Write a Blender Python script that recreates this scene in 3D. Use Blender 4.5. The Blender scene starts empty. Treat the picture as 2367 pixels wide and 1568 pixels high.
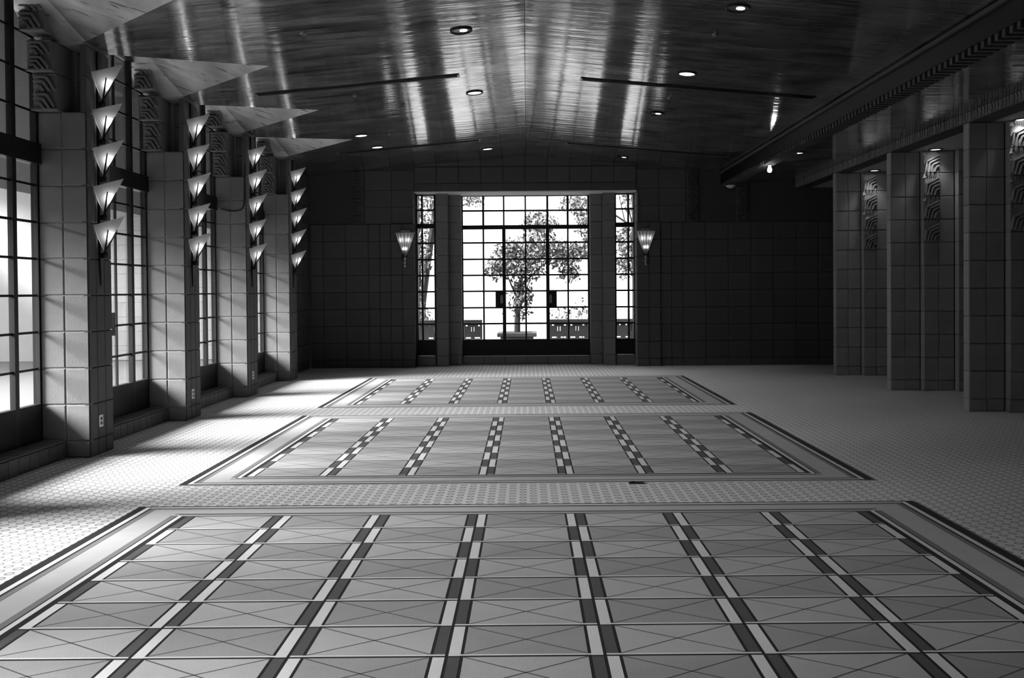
import bpy, math, random
from mathutils import Vector, Matrix
random.seed(7)
SC = bpy.context.scene
COL = SC.collection
R = math.radians

# ------------------------------------------------------------------ camera, world, exposure
F_PX, CX, CY = 1989.5, 1220.1, 697.0
W_PX, H_PX = 2367.0, 1568.0
PITCH, YAW, ROLL, CAM_H = 0.0126, 0.0012, 0.0076, 1.5406
cam = bpy.data.cameras.new('camera')
cam.sensor_fit = 'HORIZONTAL'; cam.sensor_width = 36.0
cam.lens = F_PX / W_PX * 36.0
cam.shift_x = -(CX - W_PX / 2) / W_PX
cam.shift_y = -(H_PX / 2 - CY) / W_PX
cam.clip_start = 0.05; cam.clip_end = 400
camo = bpy.data.objects.new('camera', cam); COL.objects.link(camo)
fw = Vector((-math.sin(-YAW) * math.cos(PITCH), math.cos(YAW) * math.cos(PITCH), -math.sin(PITCH)))
q = fw.to_track_quat('-Z', 'Y').to_matrix().to_4x4()
camo.matrix_world = Matrix.Translation((0, 0, CAM_H)) @ q @ Matrix.Rotation(-ROLL, 4, 'Z')
SC.camera = camo
SC.view_settings.view_transform = 'Standard'
SC.view_settings.look = 'None'
SC.view_settings.gamma = 1.0
SC.view_settings.use_curve_mapping = False
SC.view_settings.exposure = 0.0

SKY = 3.2
world = bpy.data.worlds.new('world'); SC.world = world
world.use_nodes = True
_nt = world.node_tree; _nt.nodes.clear()
_o = _nt.nodes.new('ShaderNodeOutputWorld'); _b = _nt.nodes.new('ShaderNodeBackground')
_b.inputs['Color'].default_value = (1, 1, 1, 1); _b.inputs['Strength'].default_value = SKY
_nt.links.new(_b.outputs[0], _o.inputs[0])
# hazy sun, low and broad, coming in under the porch roof on the left
sun = bpy.data.lights.new('sun', 'SUN'); sun.energy = 36.0; sun.angle = R(33)
suno = bpy.data.objects.new('sun', sun); COL.objects.link(suno)
SUN_EL, SUN_AZ = R(29), R(16)
suno.rotation_euler = Vector((math.cos(SUN_AZ) * math.cos(SUN_EL), math.sin(SUN_AZ) * math.cos(SUN_EL), -math.sin(SUN_EL))).to_track_quat('-Z', 'Y').to_euler()
suno.location = (-20, 5, 14)
SC.cycles.max_bounces = 10
SC.cycles.diffuse_bounces = 5
SC.cycles.transparent_max_bounces = 16
SC.cycles.sample_clamp_indirect = 8.0

# ------------------------------------------------------------------ materials
def nodes_of(name):
    m = bpy.data.materials.new(name); m.use_nodes = True
    nt = m.node_tree
    return m, nt, nt.nodes['Principled BSDF']
def N(nt, kind, **kw):
    n = nt.nodes.new(kind)
    for k, v in kw.items(): setattr(n, k, v)
    return n
def math_node(nt, op, a, b=None, clamp=False):
    n = nt.nodes.new('ShaderNodeMath'); n.operation = op; n.use_clamp = clamp
    for i, v in enumerate((a, b)):
        if v is None: continue
        if isinstance(v, (int, float)): n.inputs[i].default_value = v
        else: nt.links.new(v, n.inputs[i])
    return n.outputs[0]
def grey(v): return (v, v, v, 1)
def mat(name, v, rough=0.7, metal=0.0, var=0.12, scale=6.0, bump=0.0, bscale=60.0, rnd=0.0, spec=0.4):
    m, nt, p = nodes_of(name)
    p.inputs['Roughness'].default_value = rough; p.inputs['Metallic'].default_value = metal
    p.inputs['Specular IOR Level'].default_value = spec
    tc = N(nt, 'ShaderNodeTexCoord')
    no = N(nt, 'ShaderNodeTexNoise'); no.inputs['Scale'].default_value = scale; no.inputs['Detail'].default_value = 6
    nt.links.new(tc.outputs['Object'], no.inputs['Vector'])
    f = math_node(nt, 'MULTIPLY_ADD', no.outputs['Fac'], 2 * var); f.node.inputs[2].default_value = 1 - var
    if rnd:
        oi = N(nt, 'ShaderNodeObjectInfo')
        g = math_node(nt, 'MULTIPLY_ADD', oi.outputs['Random'], 2 * rnd); g.node.inputs[2].default_value = 1 - rnd
        f = math_node(nt, 'MULTIPLY', f, g)
    f = math_node(nt, 'MULTIPLY', f, v)
    nt.links.new(f, p.inputs['Base Color'])
    if bump:
        b2 = N(nt, 'ShaderNodeTexNoise'); b2.inputs['Scale'].default_value = bscale; b2.inputs['Detail'].default_value = 4
        nt.links.new(tc.outputs['Object'], b2.inputs['Vector'])
        bp = N(nt, 'ShaderNodeBump'); bp.inputs['Strength'].default_value = bump; bp.inputs['Distance'].default_value = 0.01
        nt.links.new(b2.outputs['Fac'], bp.inputs['Height']); nt.links.new(bp.outputs[0], p.inputs['Normal'])
    return m
def emit(name, v):
    m = bpy.data.materials.new(name); m.use_nodes = True; nt = m.node_tree; nt.nodes.clear()
    o = N(nt, 'ShaderNodeOutputMaterial'); e = N(nt, 'ShaderNodeEmission')
    e.inputs['Strength'].default_value = v; nt.links.new(e.outputs[0], o.inputs[0])
    return m

M = {}
M['block_end'] = mat('shaded_concrete_block', 0.085, 0.75, var=0.14, scale=9, bump=0.25, bscale=90, rnd=0.08)  # same block, darkened so its colour holds the shade of the far end
M['block_pier'] = mat('lit_concrete_block', 0.33, 0.75, var=0.14, scale=9, bump=0.25, bscale=90, rnd=0.08)  # same block, lightened to put the light on the piers into the colour
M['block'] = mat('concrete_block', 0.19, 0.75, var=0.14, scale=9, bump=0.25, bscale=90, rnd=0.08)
M['mortar_highlight'] = mat('lit_joint', 0.36, 0.9)  # paler joints stand in for light caught on the block chamfers
M['mortar'] = mat('concrete_joint', 0.06, 0.9)
M['brick'] = mat('curb_tile', 0.09, 0.5, rnd=0.15, bump=0.2)
M['steel'] = mat('black_steel', 0.012, 0.45, spec=0.3)
M['dark'] = mat('dark_panel', 0.012, 0.5, spec=0.25)
M['plaster'] = mat('pale_plaster', 0.4, 0.85, var=0.05)
M['soffit'] = mat('white_soffit', 0.85, 0.8, var=0.05)
M['porch'] = mat('porch_boards', 0.09, 0.8)
M['darkwall'] = mat('dark_plaster', 0.06, 0.9)
M['outplate'] = mat('outlet_plastic', 0.75, 0.4, var=0.03)
M['brass'] = mat('dull_brass', 0.35, 0.35, metal=0.8)
M['bark'] = mat('bark', 0.03, 0.9, var=0.4, scale=20)
M['leaf'] = mat('leaf', 0.11, 0.6, var=0.5, scale=3)
M['patio'] = mat('patio_stone', 0.2, 0.9, var=0.05)
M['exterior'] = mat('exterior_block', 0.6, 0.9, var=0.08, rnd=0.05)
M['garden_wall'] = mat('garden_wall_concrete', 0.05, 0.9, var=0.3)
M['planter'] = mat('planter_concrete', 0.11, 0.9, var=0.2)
M['bulb'] = emit('lamp_bulb', 22)
M['bulb_fan'] = emit('fan_bulb', 10)
M['bulb_bare'] = emit('bare_bulb', 30)
M['lens'] = emit('downlight_lens', 3.5)
M['lens_dim'] = emit('downlight_lens_dim', 0.35)

def gold_leaf(name, base, rough, bump, streak=True):
    m, nt, p = nodes_of(name)
    p.inputs['Metallic'].default_value = 1.0
    tc = N(nt, 'ShaderNodeTexCoord')
    mp = N(nt, 'ShaderNodeMapping'); mp.inputs['Scale'].default_value = (0.55, 5.5, 1.0)
    nt.links.new(tc.outputs['Object'], mp.inputs['Vector'])
    n1 = N(nt, 'ShaderNodeTexNoise'); n1.inputs['Scale'].default_value = 1.6; n1.inputs['Detail'].default_value = 5
    nt.links.new(mp.outputs[0], n1.inputs['Vector'])
    n2 = N(nt, 'ShaderNodeTexNoise'); n2.inputs['Scale'].default_value = 2.2; n2.inputs['Detail'].default_value = 6
    nt.links.new(tc.outputs['Object'], n2.inputs['Vector'])
    # dark worn flecks, stretched across the room
    n3 = N(nt, 'ShaderNodeTexNoise'); n3.inputs['Scale'].default_value = 5.0; n3.inputs['Detail'].default_value = 8
    nt.links.new(mp.outputs[0], n3.inputs['Vector'])
    fl = math_node(nt, 'GREATER_THAN', n3.outputs['Fac'], 0.62)
    fl = math_node(nt, 'MULTIPLY', fl, 0.55)
    fl = math_node(nt, 'SUBTRACT', 1.0, fl)
    c = math_node(nt, 'MULTIPLY_ADD', n1.outputs['Fac'], 0.5); c.node.inputs[2].default_value = 0.75
    c = math_node(nt, 'MULTIPLY', c, fl)
    mo = math_node(nt, 'MULTIPLY_ADD', n2.outputs['Fac'], 1.6); mo.node.inputs[2].default_value = 0.2
    c = math_node(nt, 'MULTIPLY', c, mo)
    c = math_node(nt, 'MULTIPLY', c, base)
    nt.links.new(c, p.inputs['Base Color'])
    r = math_node(nt, 'MULTIPLY_ADD', n2.outputs['Fac'], 0.12); r.node.inputs[2].default_value = rough - 0.06
    nt.links.new(r, p.inputs['Roughness'])
    bp = N(nt, 'ShaderNodeBump'); bp.inputs['Strength'].default_value = 1.0; bp.inputs['Distance'].default_value = bump
    nt.links.new(n1.outputs['Fac'], bp.inputs['Height']); nt.links.new(bp.outputs[0], p.inputs['Normal'])
    # worn, rubbed leaf: a second, much rougher sheen over the polished one
    g = N(nt, 'ShaderNodeBsdfGlossy'); g.inputs['Roughness'].default_value = 0.6
    nt.links.new(c, g.inputs['Color']); nt.links.new(bp.outputs[0], g.inputs['Normal'])
    mx = N(nt, 'ShaderNodeMixShader'); out = nt.nodes['Material Output']
    w = math_node(nt, 'MULTIPLY_ADD', n1.outputs['Fac'], 0.5, clamp=True); w.node.inputs[2].default_value = -0.08
    nt.links.new(w, mx.inputs[0]); nt.links.new(p.outputs[0], mx.inputs[1]); nt.links.new(g.outputs[0], mx.inputs[2])
    nt.links.new(mx.outputs[0], out.inputs['Surface'])
    return m
M['leafmetal'] = gold_leaf('metal_leaf_ceiling', 0.52, 0.10, 0.006)
M['leafmatte'] = gold_leaf('metal_leaf_dormer', 0.5, 0.5, 0.01)

def glass_mat():
    m = bpy.data.materials.new('thin_glass'); m.use_nodes = True; nt = m.node_tree; nt.nodes.clear()
    o = N(nt, 'ShaderNodeOutputMaterial'); t = N(nt, 'ShaderNodeBsdfTransparent'); g = N(nt, 'ShaderNodeBsdfGlossy')
    t.inputs['Color'].default_value = grey(0.93); g.inputs['Roughness'].default_value = 0.03
    lw = N(nt, 'ShaderNodeLayerWeight'); lw.inputs['Blend'].default_value = 0.12
    f = math_node(nt, 'MULTIPLY', lw.outputs['Fresnel'], 0.6)
    mx = N(nt, 'ShaderNodeMixShader'); nt.links.new(f, mx.inputs[0])
    nt.links.new(t.outputs[0], mx.inputs[1]); nt.links.new(g.outputs[0], mx.inputs[2]); nt.links.new(mx.outputs[0], o.inputs[0])
    return m
M['glass'] = glass_mat()
def shade_mat():
    m = bpy.data.materials.new('frosted_shade'); m.use_nodes = True; nt = m.node_tree; nt.nodes.clear()
    o = N(nt, 'ShaderNodeOutputMaterial'); t = N(nt, 'ShaderNodeBsdfTranslucent'); d = N(nt, 'ShaderNodeBsdfDiffuse')
    t.inputs['Color'].default_value = grey(0.75); d.inputs['Color'].default_value = grey(0.5)
    mx = N(nt, 'ShaderNodeMixShader'); mx.inputs[0].default_value = 0.35
    nt.links.new(t.outputs[0], mx.inputs[1]); nt.links.new(d.outputs[0], mx.inputs[2]); nt.links.new(mx.outputs[0], o.inputs[0])
    return m
M['shade'] = shade_mat()

def carpet_mat():
    m, nt, p = nodes_of('ring_pattern_carpet')
    p.inputs['Roughness'].default_value = 0.95; p.inputs['Specular IOR Level'].default_value = 0.1
    tc = N(nt, 'ShaderNodeTexCoord'); sp = N(nt, 'ShaderNodeSeparateXYZ'); nt.links.new(tc.outputs['Object'], sp.inputs[0])
    p.inputs['Sheen Weight'].default_value = 0.18; p.inputs['Sheen Roughness'].default_value = 0.45
    PX, PY = 0.0785, 0.0830
    u = math_node(nt, 'DIVIDE', sp.outputs['X'], PX)
    iu = math_node(nt, 'FLOOR', u); fu = math_node(nt, 'SUBTRACT', u, iu)
    half = math_node(nt, 'MULTIPLY', math_node(nt, 'PINGPONG', iu, 1.0), 0.5)
    v = math_node(nt, 'ADD', math_node(nt, 'DIVIDE', sp.outputs['Y'], PY), half)
    fv = math_node(nt, 'FRACT', v)
    dx = math_node(nt, 'MULTIPLY', math_node(nt, 'SUBTRACT', fu, 0.5), PX)
    dy = math_node(nt, 'MULTIPLY', math_node(nt, 'SUBTRACT', fv, 0.5), PY)
    d = math_node(nt, 'SQRT', math_node(nt, 'ADD', math_node(nt, 'MULTIPLY', dx, dx), math_node(nt, 'MULTIPLY', dy, dy)))
    ring = math_node(nt, 'LESS_THAN', math_node(nt, 'ABSOLUTE', math_node(nt, 'SUBTRACT', d, 0.0225)), 0.0055)
    core = math_node(nt, 'LESS_THAN', d, 0.0225)
    no = N(nt, 'ShaderNodeTexNoise'); no.inputs['Scale'].default_value = 1.2; no.inputs['Detail'].default_value = 6
    nt.links.new(tc.outputs['Object'], no.inputs['Vector'])
    base = math_node(nt, 'MULTIPLY_ADD', no.outputs['Fac'], 0.12); base.node.inputs[2].default_value = 0.56
    k = math_node(nt, 'SUBTRACT', 1.0, math_node(nt, 'MULTIPLY', ring, 0.62))
    k2 = math_node(nt, 'SUBTRACT', 1.0, math_node(nt, 'MULTIPLY', core, 0.22))
    c = math_node(nt, 'MULTIPLY', math_node(nt, 'MULTIPLY', base, k), k2)
    nt.links.new(c, p.inputs['Base Color'])
    b2 = N(nt, 'ShaderNodeTexNoise'); b2.inputs['Scale'].default_value = 260
    nt.links.new(tc.outputs['Object'], b2.inputs['Vector'])
    bp = N(nt, 'ShaderNodeBump'); bp.inputs['Strength'].default_value = 0.25; bp.inputs['Distance'].default_value = 0.004
    nt.links.new(b2.outputs['Fac'], bp.inputs['Height']); nt.links.new(bp.outputs[0], p.inputs['Normal'])
    return m
M['carpet'] = carpet_mat()
def pile(name, v):
    m = mat(name, v, 0.95, var=0.1, scale=5, bump=0.2, bscale=250, spec=0.1)
    p = m.node_tree.nodes['Principled BSDF']; p.inputs['Sheen Weight'].default_value = 0.03; p.inputs['Sheen Roughness'].default_value = 0.45
    return m
M['r_black'] = pile('rug_black', 0.018); M['r_white'] = pile('rug_cream', 0.78); M['r_border'] = pile('rug_pale_border', 0.52)
M['r_mid'] = pile('rug_mid_grey', 0.22); M['r_strip'] = pile('rug_charcoal', 0.1); M['r_light'] = pile('rug_light_cell', 0.50)
M['r_dark'] = pile('rug_dark_cell', 0.37); M['r_line'] = pile('rug_thin_line', 0.11)

# ------------------------------------------------------------------ mesh helpers
class MB:
    """collects quads and boxes, then links them as one mesh object"""
    def __init__(s): s.v = []; s.f = []; s.mi = []
    def poly(s, pts, mi=0):
        n = len(s.v); s.v += [tuple(p) for p in pts]; s.f.append(tuple(range(n, n + len(pts)))); s.mi.append(mi); return s
    def box(s, a, b, mi=0):
        x0, y0, z0 = a; x1, y1, z1 = b; n = len(s.v)
        s.v += [(x0, y0, z0), (x1, y0, z0), (x1, y1, z0), (x0, y1, z0), (x0, y0, z1), (x1, y0, z1), (x1, y1, z1), (x0, y1, z1)]
        for q in ((0, 3, 2, 1), (4, 5, 6, 7), (0, 1, 5, 4), (1, 2, 6, 5), (2, 3, 7, 6), (3, 0, 4, 7)):
            s.f.append(tuple(n + i for i in q)); s.mi.append(mi)
        return s
    def bevbox(s, a, b, c=0.008):
        """box with all edges of its +/- faces chamfered (three-slab hull)"""
        x0, y0, z0 = a; x1, y1, z1 = b; n = len(s.v)
        pts = []
        for (z, i) in ((z0, c), (z0 + c, 0), (z1 - c, 0), (z1, c)):
            pts += [(x0 + i, y0 + i, z), (x1 - i, y0 + i, z), (x1 - i, y1 - i, z), (x0 + i, y1 - i, z)]
        s.v += pts
        s.f.append((n + 3, n + 2, n + 1, n)); s.mi.append(0)
        for L in range(3):
            for k in range(4):
                s.f.append((n + L * 4 + k, n + L * 4 + (k + 1) % 4, n + L * 4 + 4 + (k + 1) % 4, n + L * 4 + 4 + k)); s.mi.append(0)
        s.f.append((n + 12, n + 13, n + 14, n + 15)); s.mi.append(0)
        return s
    def hexa(s, p):   # 8 points, bottom 4 then top 4
        n = len(s.v); s.v += [tuple(q) for q in p]
        for q in ((0, 3, 2, 1), (4, 5, 6, 7), (0, 1, 5, 4), (1, 2, 6, 5), (2, 3, 7, 6), (3, 0, 4, 7)):
            s.f.append(tuple(n + i for i in q)); s.mi.append(0)
        return s
    def tube(s, pts, rad, seg=8, cap=True):
        pts = [Vector(p) for p in pts]; rads = rad if isinstance(rad, (list, tuple)) else [rad] * len(pts)
        n0 = len(s.v); prev = None
        for i, p in enumerate(pts):
            t = (pts[min(i + 1, len(pts) - 1)] - pts[max(i - 1, 0)]).normalized()
            up = Vector((0, 0, 1)) if abs(t.z) < 0.9 else Vector((0, 1, 0))
            a = t.cross(up).normalized() if prev is None else (prev - t * prev.dot(t)).normalized()
            prev = a; b = t.cross(a)
            for k in range(seg):
                th = 2 * math.pi * k / seg
                s.v.append(tuple(p + (a * math.cos(th) + b * math.sin(th)) * rads[i]))
        for i in range(len(pts) - 1):
            for k in range(seg):
                a0 = n0 + i * seg + k; a1 = n0 + i * seg + (k + 1) % seg
                s.f.append((a0, a1, a1 + seg, a0 + seg)); s.mi.append(0)
        if cap:
            s.f.append(tuple(n0 + k for k in reversed(range(seg)))); s.mi.append(0)
            s.f.append(tuple(n0 + (len(pts) - 1) * seg + k for k in range(seg))); s.mi.append(0)
        return s
    def lathe(s, prof, center=(0, 0, 0), seg=20, a0=0.0, a1=2 * math.pi):
        n0 = len(s.v); full = abs(a1 - a0 - 2 * math.pi) < 1e-6; cnt = seg if full else seg + 1
        for r, z in prof:
            for k in range(cnt):
                th = a0 + (a1 - a0) * k / seg
                s.v.append((center[0] + r * math.cos(th), center[1] + r * math.sin(th), center[2] + z))
        for i in range(len(prof) - 1):
            for k in range(seg):
                k1 = (k + 1) % cnt
                s.f.append((n0 + i * cnt + k, n0 + i * cnt + k1, n0 + (i + 1) * cnt + k1, n0 + (i + 1) * cnt + k)); s.mi.append(0)
        return s
    def mesh(s, name, mats):
        me = bpy.data.meshes.new(name); me.from_pydata(s.v, [], s.f)
        for m in (mats if isinstance(mats, (list, tuple)) else [mats]): me.materials.append(m)
        if max(s.mi, default=0): me.polygons.foreach_set('material_index', s.mi)
        me.update(); return me
    def build(s, name, mats, parent=None, loc=None):
        return link(name, s.mesh(name, mats), parent, loc)
def link(name, me, parent=None, loc=None, rz=0.0):
    o = bpy.data.objects.new(name, me); COL.objects.link(o)
    if parent: o.parent = parent
    if loc: o.location = loc
    if rz: o.rotation_euler = (0, 0, rz)
    return o
def empty(name, loc=(0, 0, 0)):
    o = bpy.data.objects.new(name, None); COL.objects.link(o); o.location = loc; o.empty_display_size = 0.1
    return o
def tag(o, label=None, cat=None, group=None, kind=None):
    if label: o['label'] = label
    if cat: o['category'] = cat
    if group: o['group'] = group
    if kind: o['kind'] = kind
    return o
def smooth(o):
    for p in o.data.polygons: p.use_smooth = True
    return o

_cache = {}
CURRENT = 'block'
def block_mesh(w, h, d=0.05, c=0.010, m=None, g=0.002):
    m = m or CURRENT
    key = ('b', round(w, 4), round(h, 4), round(d, 4), m)
    if key not in _cache:
        b = MB(); x0, x1, z0, z1 = g, w - g, g, h - g
        fr = [(x0 + c, 0, z0 + c), (x1 - c, 0, z0 + c), (x1 - c, 0, z1 - c), (x0 + c, 0, z1 - c)]
        ot = [(x0, c, z0), (x1, c, z0), (x1, c, z1), (x0, c, z1)]
        bk = [(x0, d, z0), (x1, d, z0), (x1, d, z1), (x0, d, z1)]
        b.v = fr + ot + bk; b.f = [(0, 1, 2, 3)]
        for k in range(4):
            j = (k + 1) % 4
            b.f += [(4 + k, 4 + j, j, k), (8 + k, 8 + j, 4 + j, 4 + k)]
        b.f.append((11, 10, 9, 8))
        b.mi = [0] * len(b.f)
        _cache[key] = b.mesh('block', M[m])
    return _cache[key]
def relief_mesh(w, h, d, kind):
    key = ('r', kind, round(w, 4), round(h, 4), round(d, 4), CURRENT)
    if key in _cache: return _cache[key]
    b = MB(); g = 0.004
    b.box((g, 0.0, g), (w - g, d, h - g))
    def bar(p0, p1, wd, pr):
        p0 = Vector((p0[0] * w, p0[1] * h)); p1 = Vector((p1[0] * w, p1[1] * h))
        t = (p1 - p0).normalized(); n = Vector((-t.y, t.x)) * wd * 0.5
        a = [p0 - n, p1 - n, p1 + n, p0 + n]
        b.hexa([(q.x, 0.002, q.y) for q in a] + [(q.x, -pr, q.y) for q in a])
    if kind == 'chevron':
        lines = [((.06, .10), (.16, .52), (.98, .80)), ((.20, .05), (.36, .46), (.98, .66)), ((.42, .04), (.56, .38), (.98, .50)), ((.66, .04), (.76, .26), (.98, .33))]
        for a, c, e in lines:
            bar(a, c, 0.017, 0.032); bar(c, e, 0.019, 0.032)
        for k in range(5): bar((.02, .16 + .12 * k), (.12, .26 + .12 * k), 0.010, 0.012)
        for k in range(6): bar((.28 + .12 * k, .84), (.24 + .12 * k, .97), 0.012, 0.014)
        # projecting wedge at the upper left corner
        n = len(b.v)
        b.v += [(-.02, 0, h * .72), (w * .22, 0, h * .80), (w * .04, 0, h * .98), (-.035, -.045, h * .75)]
        for t in ((0, 1, 3), (1, 2, 3), (2, 0, 3), (0, 2, 1)): b.f.append(tuple(n + i for i in t)); b.mi.append(0)
    elif kind == 'wing':
        for o in (0.0, 0.47):
            for a, c, e in [((.10, .42), (.62, .42), (.93, .08)), ((.10, .30), (.48, .30), (.74, .05)), ((.12, .18), (.36, .18), (.52, .04))]:
                bar((a[0], a[1] + o), (c[0], c[1] + o), 0.020, 0.045); bar((c[0], c[1] + o), (e[0], e[1] + o), 0.022, 0.045)
        for k in range(6): bar((.14 + .12 * k, .46), (.10 + .12 * k, .53), 0.012, 0.014)
        b.box((-.006, -.035, 0.0), (w + .006, 0.01, 0.016)); b.box((g, -.02, h - .02), (w - g, 0.01, h - g))
    elif kind == 'frieze':
        for k in range(3):
            x = .12 + .28 * k
            bar((x, .08), (x + .08, .5), 0.014, 0.012); bar((x + .08, .5), (x, .92), 0.014, 0.012)
    _cache[key] = b.mesh('relief_block', M[CURRENT])
    return _cache[key]

CH, HB, FB = 0.3429, 0.2286, 0.4572      # block course, half block, full block
Z0 = 0.157
def course_z(k): return 0.0 if k == 0 else Z0 + CH * (k - 1)
def course_h(k): return Z0 if k == 0 else CH

# ------------------------------------------------------------------ floor
fl = MB().poly([(-5.0, -4.2, 0), (9.0, -4.2, 0), (9.0, 18.45, 0), (-5.0, 18.45, 0)]); fl.poly([(-5, -4.2, -.12), (-5, 18.45, -.12), (9, 18.45, -.12), (9, -4.2, -.12)])
floor = tag(fl.build('floor', M['carpet']), 'pale carpet with small ring pattern covering the hall floor', kind='structure')

# ------------------------------------------------------------------ ceiling of metal leaf, with dormer notches on the left
RZ, SL, EX = 4.27, 0.09, -4.10
def cz(x): return RZ - SL * abs(x)
COLS = [8.075 + 2.286 * k for k in range(-3, 4)]   # near faces of the left columns
DEP = 0.4572
ceil = empty('ceiling'); tag(ceil, 'low gabled ceiling of tarnished metal leaf over the hall', kind='structure')
WX = -4.50
left = [(0, -4.0), (0, 17.4), (-4.45, 17.4), (-4.45, COLS[-1] + DEP), (EX, COLS[-1] + DEP)]
bays = [(COLS[i] + DEP, COLS[i + 1]) for i in range(len(COLS) - 1)][::-1]
edge = []
for (ya, yb) in bays:
    edge += [(EX, yb), (-2.80, (ya + yb) / 2), (EX, ya)]
left += edge + [(EX, -4.0)]
def sheet(name, pts):
    b = MB(); top = [(x, y, cz(x) + .03) for x, y in pts]; bot = [(x, y, cz(x)) for x, y in pts]
    b.poly(top); b.poly(bot[::-1]); n = len(pts)
    for i in range(n):
        j = (i + 1) % n; b.poly([bot[i], bot[j], top[j], top[i]])
    return b.build(name, M['leafmetal'], ceil)
sheet('leaf_panel', left)
sheet('leaf_panel', [(0, -4.0), (3.95, -4.0), (3.95, 17.4), (0, 17.4)])
AP = 4.72
for (ya, yb) in bays:
    ym = (ya + yb) / 2; T = (-2.80, ym, cz(2.80)); A = (-4.62, ym, AP); e = cz(4.1)
    for ys in (ya, yb):
        b = MB(); P = (EX, ys, e); Q = (-4.62, ys, e)
        off = Vector((0, 0, .03))
        for tri in ((T, P, A), (P, Q, A)):
            lo = [Vector(p) for p in tri]; hi = [p + off for p in lo]
            b.poly(lo); b.poly(hi[::-1])
            for i in range(3): b.poly([lo[i], lo[(i + 1) % 3], hi[(i + 1) % 3], hi[i]])
        b.build('dormer_panel', M['leafmatte'], ceil)
# seams of the leaf and the ridge joint
MB().box((-.003, -3.9, RZ - .004), (.002, 17.35, RZ - .001)).build('ridge_seam', M['dark'], ceil)
# roof over everything keeps daylight out
roof = MB().box((-4.75, -4.3, 5.3), (9.1, 18.4, 5.5)); roof.box((4.0, -4.3, 3.9), (9.1, 18.3, 4.0))
tag(roof.build('roof_slab', M['darkwall']), 'dark roof slab above the metal ceiling', kind='structure')

# ------------------------------------------------------------------ left columns
def put(me, parent, name, x, y, z, rz=0.0):
    return link(name, me, parent, (x, y, z), rz)
XI = -4.108
XO = XI - 2 * HB
def left_column(yf, label):
    c = empty('column', (XI, yf, 0)); tag(c, label, kind='structure')
    O = lambda x, y, z: (x - XI, y - yf, z)
    core = MB(); core.box(O(XO - .05, yf + .025, 0), O(XO + .01, yf + DEP - .01, 5.3)); core.box(O(XO, yf + .011, 0), O(XI - .02, yf + DEP - .01, Z0 + 9 * CH)); core.box(O(XO, yf + .31, Z0 + 9 * CH), O(XI - .03, yf + DEP - .01, 4.0 if yf < 20 else 4))
    core.box(O(XO, yf, 3.88), O(XI - .02, yf + DEP, 5.3))
    core.build('core', M['mortar_highlight'], c)
    for k in range(0, 10):
        me = block_mesh(HB, course_h(k))
        put(me, c, 'block', *O(XO, yf, course_z(k))); put(me, c, 'block', *O(XO + HB, yf, course_z(k)))
    for k in range(10, 12):
        h = CH if k < 11 else 3.87 - course_z(11)
        put(block_mesh(HB, h), c, 'block', *O(XO + HB, yf + .28, course_z(k)))
        put(relief_mesh(HB, h, .16 + .09 * (k - 9), 'wing'), c, 'relief_block', *O(XO, yf - .06 - .09 * (k - 10), course_z(k)))
    for k in range(12, 14):
        put(relief_mesh(HB, CH, .34 + .09 * (k - 11), 'wing'), c, 'relief_block', *O(XO - .02, yf - .06 - .09 * (k - 10), course_z(k)))
    w = DEP / 3
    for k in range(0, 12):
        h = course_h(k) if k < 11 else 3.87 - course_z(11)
        me = block_mesh(w, h, m='block_end')  # room-side strips use the darkened copy, shade put into the colour
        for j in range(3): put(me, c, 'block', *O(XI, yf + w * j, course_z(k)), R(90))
    return c
pos_words = {-3: 'behind the camera, third', -2: 'behind the camera, second', -1: 'just outside the left edge of the view'}
names = ['square grey block column on the window wall, far behind the camera', 'square grey block column on the window wall, level with the camera',
         'square grey block column on the window wall, just out of view', 'nearest grey block column with five triangular lamps on the window wall',
         'second grey block column with five triangular lamps on the window wall', 'third grey block column on the window wall with a thin conduit',
         'farthest grey block column on the window wall, beside the dark corner']
for yf, lb in zip(COLS, names): left_column(yf, lb)

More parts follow.
